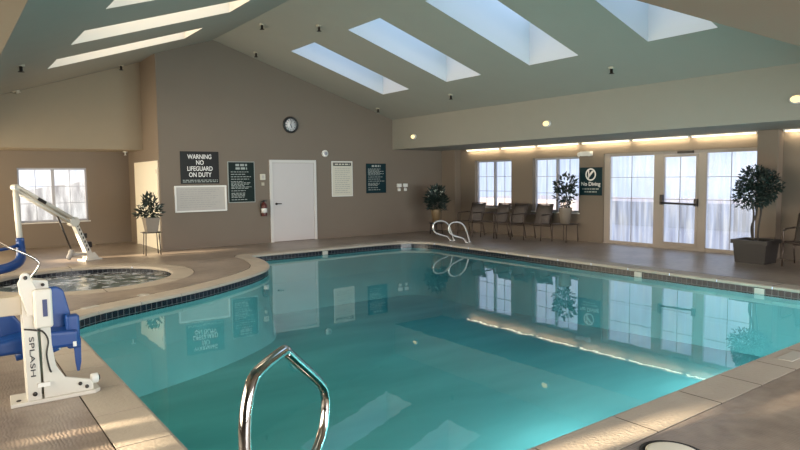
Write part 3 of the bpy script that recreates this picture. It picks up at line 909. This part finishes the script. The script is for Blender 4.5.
for x, n_ in ((11.05, 'left of the pair beside the teal rules sign'), (11.28, 'right of the pair beside the teal rules sign')):
    t = thing('outlet_box', (x, YB, 1.42), 0, 'white outlet box, ' + n_, 'outlet', 'outlet boxes on the gable wall')
    MB().box(-.075, .075, -.05, 0, -.05, .05).build('cover', 'sign_white', t, bevel=.008)
    MB().box(-.045, .045, -.045, 0, -.17, -.09).build('plug', 'sign_white', t, bevel=.01)
    MB().box(-.03, .03, -.03, 0, -.09, -.05).build('cord_stub', 'grey_letter', t)


# ------------------------------------------------------------------ chairs and tables
def make_chair(label):
    """faces -X; origin on the floor under the seat centre"""
    t = thing('patio_chair', (0, 0, 0), 0, label, 'chair', 'sling patio chairs along the window wall')
    r = .014
    for s in (-1, 1):
        y = s * .245
        MB().tube([(-.27, y, 0), (-.255, y, .42)], r, 8).build('leg', 'bronze_metal', t)
        MB().tube([(.33, y, 0), (.27, y, .25), (.22, y, .42)], r, 8).build('leg', 'bronze_metal', t)
        MB().tube(catmull([(-.255, y, .42), (-.27, y, .60), (-.24, y, .645), (-.1, y, .66), (.30, y, .66)], 4), r, 8).box(-.26, .12, y - .022, y + .022, .655, .672).build('armrest', 'bronze_metal', t)
    sf = MB(); 
    for s in (-1, 1):
        sf.tube([(-.28, s * .225, .43), (-.2, s * .225, .44), (.19, s * .225, .40), (.25, s * .225, .46), (.42, s * .225, .91)], r, 8)
    sf.tube([(-.28, -.225, .43), (-.28, .225, .43)], r, 8).tube([(.42, -.225, .91), (.42, .225, .91)], r, 8).tube([(.22, -.245, .35), (.22, .245, .35)], r * .8, 8)
    sf.build('frame', 'bronze_metal', t)
    def sling(name, prof):
        mb = MB(); vs = []
        for x, z in prof:
            for y in (-.215, -.08, .08, .215): vs.append((x, y, z - (.012 if abs(y) < .1 else 0)))
        for x, z in prof:
            for y in (-.215, -.08, .08, .215): vs.append((x + .004, y, z - .008 - (.012 if abs(y) < .1 else 0)))
        k = len(prof); fs = []
        for i in range(k - 1):
            for j in range(3):
                a = i * 4 + j; fs += [(a, a + 1, a + 5, a + 4), (a + k * 4, a + 4 + k * 4, a + 5 + k * 4, a + 1 + k * 4)]
        for i in range(k - 1):
            for j in (0, 3):
                a = i * 4 + j; fs.append((a, a + 4, a + 4 + k * 4, a + k * 4))
        for i in (0, k - 1):
            for j in range(3):
                a = i * 4 + j; fs.append((a, a + 1, a + 1 + k * 4, a + k * 4))
        mb.add(vs, fs, True)
        return mb.build(name, 'sling', t)
    sling('seat_sling', [(-.275, .44), (-.1, .425), (.05, .415), (.19, .41)])
    sling('back_sling', [(.20, .42), (.25, .48), (.33, .68), (.415, .90)])
    return t


c0 = make_chair('brown sling patio chair nearest the corner plant')
c0.location = (11.96, 12.78, 0); c0.rotation_euler = (0, 0, .2)
copy_tree(c0, (12.13, 12.03, 0), .0, 'brown sling patio chair, left of the touching pair between the windows')
copy_tree(c0, (12.17, 11.46, 0), .0, 'brown sling patio chair, right of the touching pair between the windows')
copy_tree(c0, (12.40, 10.74, 0), .2, 'brown sling patio chair next to the table with the potted fig')
copy_tree(c0, (12.20, 4.50, 0), .05, 'brown patio chair cut off by the right photo edge')

t = thing('side_table', (12.60, 10.02, 0), 0, 'small brown side table under the potted fig', 'table')
MB().box(-.25, .25, -.25, .25, .43, .45).build('tabletop', 'bronze_metal', t, bevel=.005)
for sx in (-1, 1):
    for sy in (-1, 1):
        MB().tube([(sx * .23, sy * .22, 0), (sx * .21, sy * .21, .43)], .013, 8).build('leg', 'bronze_metal', t)


# ------------------------------------------------------------------ plants
def foliage(name, blobs, n, size, material, parent, seed, up=.3, narrow=.4):
    rnd = random.Random(seed); mb = MB()
    tot = sum(b[3] * b[4] for b in blobs)
    for cx, cy, cz, rx, rz_ in blobs:
        for _ in range(int(n * rx * rz_ / tot)):
            while True:
                d = Vector((rnd.uniform(-1, 1), rnd.uniform(-1, 1), rnd.uniform(-1, 1)))
                if .25 < d.length < 1: break
            p = Vector((cx + d.x * rx, cy + d.y * rx, cz + d.z * rz_))
            ax = (d.normalized() + Vector((rnd.uniform(-.6, .6), rnd.uniform(-.6, .6), up + rnd.uniform(-.6, .5)))).normalized()
            sd = ax.cross(Vector((rnd.uniform(-1, 1), rnd.uniform(-1, 1), rnd.uniform(-1, 1)))).normalized()
            nn = ax.cross(sd); L_ = size * rnd.uniform(.7, 1.25); W_ = L_ * narrow * .5
            mb.add([p, p + ax * L_ * .45 + sd * W_ + nn * W_ * .3, p + ax * L_ - nn * L_ * .12, p + ax * L_ * .45 - sd * W_ + nn * W_ * .3, p + ax * L_ * .5],
                   [(0, 1, 4), (1, 2, 4), (2, 3, 4), (3, 0, 4)])
    return mb.build(name, material, parent, fix=False)


# potted tree beside the glass doors
t = thing('potted_tree', (12.12, 5.27, 0), 0, 'round-headed potted fig tree in a square brown planter beside the glass doors', 'plant')
pt = MB().add([(-.24, -.26, 0), (.24, -.26, 0), (.24, .26, 0), (-.24, .26, 0), (-.27, -.29, .38), (.27, -.29, .38), (.27, .29, .38), (-.27, .29, .38)],
              [(0, 3, 2, 1), (0, 1, 5, 4), (1, 2, 6, 5), (2, 3, 7, 6), (3, 0, 4, 7)])
pt.box(-.30, .30, -.32, -.27, .36, .43).box(-.30, .30, .27, .32, .36, .43).box(-.30, -.25, -.27, .27, .36, .43).box(.25, .30, -.27, .27, .36, .43)
pt.build('planter', 'pot_brown', t)
MB().box(-.26, .26, -.28, .28, .33, .37).build('soil', 'soil', t)
tk = MB()
for s, (x, y) in enumerate(((-.03, .03), (.03, -.02), (.0, .05))):
    tk.tube(catmull([(x, y, .36), (x + .03 * (-1) ** s, y * 2, .65), (x - .03 * (-1) ** s, y - .03 * s, .95), (x * 2, y * 3, 1.25)], 5), .017, 7)
for k in range(9):
    a = k * 2.4; tk.tube([(0, 0, 1.05 + .03 * k), (.25 * math.cos(a), .25 * math.sin(a), 1.25 + .05 * k)], .006, 5)
tk.build('trunk', 'bark', t)
foliage('foliage', [(0, 0, 1.38, .34, .34), (-.05, .10, 1.22, .30, .22), (.04, -.12, 1.42, .27, .28), (0, .05, 1.58, .24, .20)], 2300, .066, 'leaf_dark', t, 3, narrow=.5)

# small fig on the side table
t = thing('potted_fig', (12.66, 10.06, .45), 0, 'small leafy fig in a tapered beige pot on the side table', 'plant')
MB().lathe([(.0, 0), (.115, 0), (.165, .37), (.175, .40), (.15, .40), (.14, .36), (0, .355)], n=22).build('pot', 'pot_grey', t)
tk = MB()
for k in range(5):
    a = k * 1.3; tk.tube([(.02 * math.cos(a), .02 * math.sin(a), .35), (.08 * math.cos(a), .08 * math.sin(a), .6), (.17 * math.cos(a), .17 * math.sin(a), .95)], .008, 5)
tk.build('stem', 'bark', t)
foliage('foliage', [(0, .03, .72, .25, .26), (.0, -.03, .98, .27, .22), (0, 0, .55, .12, .15)], 330, .115, 'leaf_dark', t, 5, narrow=.5)

# corner plant on a stand
t = thing('plant_stand', (11.60, 13.85, 0), 0, 'dark low plant stand in the corner by the column', 'stand')
MB().lathe([(.19, .30), (.20, .31), (.20, .335), (0, .335)], n=20).build('top', 'dark_metal', t)
for k in range(4):
    a = PI / 4 + k * PI / 2
    MB().tube([(.18 * math.cos(a), .18 * math.sin(a), 0), (.15 * math.cos(a), .15 * math.sin(a), .31)], .014, 8).build('leg', 'dark_metal', t)
MB().box(-.14, .14, -.14, .14, .09, .11).build('shelf', 'dark_metal', t)
t = thing('corner_plant', (11.60, 13.85, .335), 0, 'dark bushy plant with pale flowers in a gold pot in the far corner', 'plant')
MB().lathe([(0, 0), (.10, 0), (.145, .33), (.155, .40), (.13, .40), (.12, .36), (0, .35)], n=20).build('pot', 'pot_gold', t)
foliage('foliage', [(0, 0, .66, .28, .24), (0, 0, .55, .23, .2), (0, 0, .86, .2, .17)], 520, .17, 'leaf_dark', t, 8, up=.5, narrow=.3)
foliage('flowers', [(-.03, 0, .92, .23, .12), (0, 0, .8, .27, .16)], 24, .06, 'leaf_pale', t, 9, narrow=.9)

# plant on a wire stand before the alcove door
t = thing('wire_plant_stand', (3.76, 14.28, 0), .2, 'thin wire plant stand in front of the cream alcove door', 'stand')
MB().lathe([(.19, .485), (.20, .49), (.20, .505), (.17, .505), (.17, .485), (.19, .485)], n=24, caps=False).build('ring_top', 'dark_metal', t)
MB().box(-.17, .17, -.17, .17, .488, .498).build('shelf', 'dark_metal', t)
for k in range(4):
    a = .5 + k * PI / 2
    MB().tube([(.22 * math.cos(a), .22 * math.sin(a), 0), (.19 * math.cos(a), .19 * math.sin(a), .49)], .011, 8).build('leg', 'dark_metal', t)
t = thing('alcove_plant', (3.76, 14.28, .505), 0, 'broad-leaved plant in a square grey pot on the wire stand by the alcove', 'plant')
MB().add([(-.11, -.11, 0), (.11, -.11, 0), (.11, .11, 0), (-.11, .11, 0), (-.155, -.155, .32), (.155, -.155, .32), (.155, .155, .32), (-.155, .155, .32), (-.12, -.12, .30), (.12, -.12, .30), (.12, .12, .30), (-.12, .12, .30)],
         [(0, 3, 2, 1), (0, 1, 5, 4), (1, 2, 6, 5), (2, 3, 7, 6), (3, 0, 4, 7), (4, 5, 9, 8), (5, 6, 10, 9), (6, 7, 11, 10), (7, 4, 8, 11), (8, 9, 10, 11)]).build('pot', 'pot_grey', t)
foliage('foliage', [(0, 0, .50, .21, .20), (-.06, .05, .42, .22, .13), (0, 0, .70, .13, .13)], 260, .125, 'leaf_dark', t, 12, up=.4, narrow=.42)
foliage('variegated_leaves', [(0, 0, .50, .22, .19)], 30, .075, 'leaf_pale', t, 14, up=.4, narrow=.4)

# ------------------------------------------------------------------ rails
# grab rail at the near corner
bx_, by_ = .97, 2.40; dx_, dy_ = .72 / .9246, .58 / .9246
t = thing('grab_rail', (bx_, by_, 0), math.atan2(dy_, dx_), 'large bent chrome grab rail at the near corner of the pool', 'handrail')
pts = [(.02, 0, 0), (.01, 0, .3), (.0, 0, .52), (.015, 0, .66), (.07, 0, .765), (.16, 0, .80), (.36, 0, .815), (.41, 0, .81), (.46, 0, .775), (.82, 0, .525), (.89, 0, .44), (.905, 0, .36), (.87, 0, .26), (.79, 0, .19), (.69, 0, .14), (.55, 0, .03), (.40, 0, -.12)]
MB().tube(catmull(pts, 4), .0265, 14).build('tube', 'chrome', t)
MB().lathe([(.055, 0), (.055, .012), (.03, .03), (.026, .03)], (.02, 0, 0), 20).build('base_flange', 'chrome', t)
# ladder rails at the far corner
t = thing('pool_ladder', (10.7, 11.8, 0), 0, 'pair of looped chrome ladder rails at the far pool corner', 'ladder')
for y in (-.30, .30):
    prof = [(0.03, y, 0), (-.05, y, .21), (-.15, y, .41), (-.30, y, .51), (-.44, y, .53), (-.57, y, .515), (-.65, y, .455), (-.67, y, .36), (-.62, y, .265), (-.50, y, .20), (-.33, y, .15), (-.18, y, .10), (-.08, y, 0)]
    MB().tube(catmull(prof, 4), .019, 10).build('rail', 'steel_white', t)
    for x in (.03, -.08): MB().lathe([(.045, 0), (.045, .01), (.026, .02)], (x, y, 0), 14).build('base_flange', 'steel_white', t)
# hot tub rail
t = thing('hot_tub_rail', (.30, 12.62, 0), 0, 'thin curved steel handrail going down into the hot tub', 'handrail')
b0 = Vector((.30, 12.62, 0))
pts = [Vector(p) - b0 for p in ((.30, 12.62, 0), (.32, 12.58, .42), (.45, 12.45, .66), (.72, 12.25, .655), (.891, 12.2, .553), (1.003, 12.2, .494), (1.257, 12.2, .343), (1.342, 12.2, .226), (1.30, 12.2, .126), (1.229, 12.2, .03), (1.15, 12.2, -.1), (1.12, 12.2, -.4))]
MB().tube(catmull(pts, 4), .02, 10).build('tube', 'chrome', t)
MB().lathe([(.05, 0), (.05, .01), (.024, .02)], (0, 0, 0), 14).build('base_flange', 'chrome', t)

# ------------------------------------------------------------------ pool lifts
# near lift
t = thing('pool_lift', (.57, 5.28, 0), 0, 'large white pool lift with blue seat at the left edge of the pool', 'pool lift')
O = Vector((.57, 5.28, 0))


def L(*a): return Vector(a) - O


pl = MB().prism([(.345 - .57, 5.17 - 5.28), (.90 - .57, 5.16 - 5.28), (.94 - .57, 5.20 - 5.28), (.94 - .57, 5.40 - 5.28), (.36 - .57, 5.42 - 5.28)], 'z', 0, .028)
pl.build('base_plate', 'powder_white', t, bevel=.004)
mm = lambda v: v
ms = MB()
ms.prism([(.455 - .57, .028), (.545 - .57, .028), (.535 - .57, .60), (.53 - .57, .86), (.445 - .57, .86), (.45 - .57, .60)], 'y', -.10, -.08)
ms.prism([(.455 - .57, .028), (.47 - .57, .028), (.46 - .57, .86), (.445 - .57, .86)], 'y', -.08, .06)
ms.build('mast', 'powder_white', t, bevel=.003)
ms = MB().prism([(.56 - .57, .028), (.89 - .57, .028), (.89 - .57, .085), (.87 - .57, .11), (.70 - .57, .16), (.645 - .57, .26), (.625 - .57, .42), (.62 - .57, .80), (.555 - .57, .80)], 'y', -.095, -.07)
ms.build('gusset', 'powder_white', t, bevel=.003)
MB().prism([(.50 - .57, .028), (.62 - .57, .028), (.60 - .57, .60), (.50 - .57, .60)], 'y', .02, .04).build('rear_plate', 'shade_grey', t)
hd = MB()
arcp = [(.475 + .035 * math.cos(a) - .57, .93 + .045 * math.sin(a)) for a in [PI * k / 8 for k in range(9)]]
hd.prism([(.475 - .57, .66), (.56 - .57, .66), (.545 - .57, .85)] + arcp + [(.425 - .57, .90)], 'y', -.135, -.105)
hd.build('pivot_head', 'powder_white', t, bevel=.006)
MB().prism([(.52 - .57, .80), (.625 - .57, .80), (.62 - .57, .90), (.52 - .57, .92)], 'y', -.10, .02).build('pivot_bracket', 'powder_white', t, bevel=.004)
for r_, x, y, z, ax in ((.014, .475, -.135, .94, 'y'), (.012, .585, -.105, .875, 'y'), (.016, .50, -.10, .075, 'y'), (.014, .80, -.095, .09, 'y'), (.014, .845, -.095, .06, 'y')):
    MB().lathe([(r_, 0), (r_, -.01), (0, -.012)], (x - .57, y, z), 12, ax).build('bolt', 'dark_metal', t)
MB().lathe([(.016, .028), (.016, .034), (0, .036)], (.40 - .57, -.05, 0), 12).build('bolt', 'dark_metal', t)
cb = MB().box(.515 - .57, .635 - .57, -.165, -.10, .565, .85).build('control_box', 'powder_white', t, bevel=.015)
MB().box(.57 - .57, .60 - .57, -.169, -.164, .65, .775).build('sticker', 'navy_sticker', cb)
text_mesh('lettering', 'SPLASH', .046, BK(.494 - .57, .35, .102) @ Matrix.Rotation(-PI / 2, 4, 'Z') @ Matrix.Scale(2.0, 4, (1, 0, 0)), 'ink', t, .0)
MB().tube(catmull([L(.45, 5.165, .565), L(.52, 5.16, .55), L(.57, 5.16, .53), L(.60, 5.16, .46), L(.585, 5.16, .36), L(.60, 5.165, .25), L(.61, 5.17, .22)], 5), .0065, 7).build('cable', 'dark_metal', t)
MB().box(.52 - .57, .60 - .57, -.115, -.098, .12, .15).build('cable_clip', 'sign_white', t)
MB().lathe([(.035, .0), (.038, .015), (.038, .05), (.025, .055), (0, .055)], (.89 - .57, 0, .085), 16, 'x').build('wheel', 'sign_white', t)
MB().lathe([(.022, .056), (.020, .064), (0, .064)], (.89 - .57, 0, .085), 14, 'x').build('wheel_hub', 'black_plastic', t)
am = MB().box(-.75 - .57, .455 - .57, -.07, .05, .665, .80)
am.build('arm', 'shade_grey', t, bevel=.008)
# blue seat behind the mast
sp = MB()
sp.prism([(.60 - .57, .70), (.645 - .57, .745), (.77 - .57, .75), (.815 - .57, .71), (.855 - .57, .52), (.875 - .57, .40), (.60 - .57, .34)], 'y', .58, .63)
seat = sp.build('seat_back', 'blue_plastic', t, bevel=.018, segs=3)
MB().prism([(.30 - .57, .27), (.885 - .57, .265), (.885 - .57, .40), (.60 - .57, .42), (.30 - .57, .38)], 'y', .38, .66).build('seat_pan', 'blue_plastic', t, bevel=.03, segs=3)
MB().box(.80 - .57, .90 - .57, .42, .52, .24, .52).build('armrest', 'blue_plastic', t, bevel=.02, segs=3)
MB().prism([(.20 - .57, .22), (.52 - .57, .24), (.50 - .57, .47), (.44 - .57, .56), (.20 - .57, .58)], 'y', .60, .65).build('side_panel', 'blue_plastic', t, bevel=.015, segs=3)
MB().tube([L(.44, 5.85, .215), L(.56, 5.85, .235)], .042, 14).build('footrest', 'blue_plastic', t)
MB().tube([L(.66, 5.80, .24), L(.74, 5.80, .26)], .04, 14).build('footrest', 'blue_plastic', t)
MB().lathe([(.036, 0), (.036, .02), (0, .02)], (.74 - .57, .52, .26), 14, 'x').build('tube_cap', 'sign_white', t)
MB().prism([(.855 - .57, .30), (.915 - .57, .30), (.91 - .57, .10), (.895 - .57, .025), (.875 - .57, .025), (.865 - .57, .10)], 'y', .50, .52).build('seat_belt', 'blue_plastic', t, bevel=.003)
MB().box(.835 - .57, .86 - .57, .372, .38, .27, .31).build('buckle', 'sign_white', t)

# far lift behind the hot tub
t = thing('pool_lift', (2.47, 14.22, 0), 0, 'white pool lift behind the hot tub with its arm crossing the window', 'pool lift')
O = Vector((2.47, 14.22, 0))
fd = Vector((1.175 - 2.47, 13.6 - 14.22, 0)).normalized()      # direction of the arm seen from above
sd = Vector((-fd.y, fd.x, 0))
mtx = Matrix(((fd.x, sd.x, 0, 0), (fd.y, sd.y, 0, 0), (0, 0, 1, 0), (0, 0, 0, 1)))
MB().box(-.22, .16, -.13, .13, 0, .03, mtx).build('base_plate', 'powder_white', t, bevel=.004)
MB().prism([(-.2, .03), (.1, .03), (.06, .12), (-.1, .16)], 'y', -.06, -.04).prism([(-.2, .03), (.1, .03), (.06, .12), (-.1, .16)], 'y', .04, .06).build('base_bracket', 'powder_white', t)
MB().prism([(-.10, .03), (.03, .03), (.36, .84), (.26, .84)], 'y', -.055, .055).build('mast', 'powder_white', t, bevel=.006)
for o_ in t.children:
    if o_.name.split('.')[0] in ('base_bracket', 'mast'): o_.data.transform(mtx)
mk = MB()
for k in range(7):
    z = .2 + k * .085; x = -.035 + (z - .03) * .42
    mk.box(x - .015, x + .012, .055, .06, z, z + .05, mtx)
mk.build('mast_slots', 'dark_metal', t)
MB().box(-.06, .04, -.05, .05, .26, .38, mtx).build('control_box', 'dark_metal', t, bevel=.01)
MB().box(.03, .12, -.03, .03, .46, .56, mtx).build('battery_box', 'dark_metal', t, bevel=.01)
pk_ = mtx @ Vector((.31, 0, .82))
pkv = MB().lathe([(.09, -.075), (.1, -.07), (.1, .07), (.09, .075)], n=20, axis='y').build('pivot_head', 'powder_white', t)
pkv.data.transform(Matrix.Translation(pk_) @ mtx)
top = Vector((1.18, 13.6, 1.53)) - O
ar = MB()
for s in (-.045, .045): ar.tube([pk_ + sd * s + Vector((0, 0, .05)), top + sd * s + Vector((0, 0, .03))], .035, 8)
for s in (-.045, .045): ar.tube([pk_ + sd * s - Vector((0, 0, .06)), top + sd * s - Vector((0, 0, .06))], .028, 8)
ar.build('arm', 'powder_white', t)
ap = pk_.lerp(top, .60) + Vector((0, 0, .02)); dirv = (top - pk_).normalized()
nrm_ = dirv.cross(sd)
mt = Matrix(((dirv.x, nrm_.x, sd.x, ap.x), (dirv.y, nrm_.y, sd.y, ap.y), (dirv.z, nrm_.z, sd.z, ap.z), (0, 0, 0, 1)))
MB().box(-.09, .09, -.03, .03, .074, .084, mt).build('arm_label', 'dark_metal', t)
MB().tube([pk_.lerp(top, .30) - Vector((0, 0, .06)), mtx @ Vector((.36, 0, .20))], .018, 8).build('actuator_rod', 'dark_metal', t)
MB().tube([mtx @ Vector((.05, 0, .13)), mtx @ Vector((.38, 0, .15))], .045, 10).tube([mtx @ Vector((.36, 0, .24)), mtx @ Vector((.46, 0, .07))], .05, 10).build('actuator_motor', 'grey_letter', t)
th = MB().lathe([(.055, -.07), (.06, -.065), (.06, .065), (.055, .07)], n=16, axis='y').build('arm_end', 'powder_white', t); th.data.transform(Matrix.Translation(top) @ mtx)
hb = Vector((1.17, 13.2, .59)) - O
MB().tube([top, Vector((1.17, 13.42, 1.1)) - O, hb], .05, 10).build('hanger', 'powder_white', t)
L = lambda *a: Vector(a) - O
MB().box(-.065, .065, -.06, .06, -.06, .06, Matrix.Translation(L(1.17, 13.18, .56))).build('seat_socket', 'blue_plastic', t, bevel=.02)
bs = MB()
prof = catmull([L(1.17, 13.18, .58), L(1.17, 13.10, .40), L(1.14, 12.95, .25), L(1.02, 12.78, .17), L(.8, 12.66, .13), L(.45, 12.62, .12)], 4)
bs.tube(prof, .085, 10, taper=[.75 + .25 * min(1, k / 8) for k in range(len(prof))])
bs.build('seat_shell', 'blue_plastic', t)
MB().tube(catmull([L(1.15, 13.15, .50), L(.95, 12.95, .46), L(.4, 12.8, .40)], 4), .03, 8).build('armrest', 'blue_plastic', t)

# ------------------------------------------------------------------ deck fittings
def flat_tile(name, x, y, rz, w_, d_, label, cat='tile', group=None, z=0.0, text=None):
    t = thing(name, (x, y, z), rz, label, cat, group)
    MB().box(-w_ / 2, w_ / 2, -d_ / 2, d_ / 2, 0, .004).build('tile', 'marker_tile', t)
    return t


g_ = 'depth marker tiles on the coping'
tl = flat_tile('depth_marker', 8.35, 12.95, 0, .30, .15, 'white depth marker tile on the coping before the teal rules sign', group=g_)
tl = flat_tile('depth_marker', 9.62, 12.85, -.6, .30, .15, 'white depth marker tile on the far corner of the coping', group=g_)
tl = flat_tile('depth_marker', 6.05, 2.29, 0, .36, .13, 'pale worn depth marker tile on the near coping at the right', group=g_)
tl = flat_tile('depth_marker', 1.52, 8.80, .4, .22, .10, 'pale worn depth marker tile on the coping beside the hot tub', group=g_)
for x, y, rz, n_ in ((7.25, 12.724, 0, 'below the coping in front of the cream notice'), (9.80, 6.2, PI / 2, 'below the coping in front of the No Diving sign'), (9.71, 4.15, PI / 2, 'below the coping in front of the potted tree')):
    t = thing('waterline_marker', (x, y, -.105), rz, 'white waterline marker tile ' + n_, 'tile', 'white tiles in the dark waterline band')
    MB().box(-.07, .07, -.006, .006, -.05, .045).build('tile', 'marker_tile', t)
t = thing('deck_emblem', (2.29, 9.26, 0), .4, 'round no-diving emblem set in the deck between hot tub and pool', 'marker')
MB().lathe([(.085, .0), (.085, .004), (.065, .004), (.065, .0)], n=24, caps=False).build('ring', 'marker_tile', t)
MB().box(-.012, .012, -.07, .07, 0, .004).build('bar', 'marker_tile', t)
t = thing('skimmer_lid', (3.36, 1.88, 0), 0, 'round white skimmer lid in the near deck at the photo bottom', 'lid')
MB().lathe([(.185, 0), (.185, .006), (.155, .006), (.155, .0)], n=36, caps=False).build('collar', 'rubber', t)
MB().lathe([(.15, 0), (.15, .012), (.13, .016), (0, .016)], n=36).build('cover', 'lid_white', t)
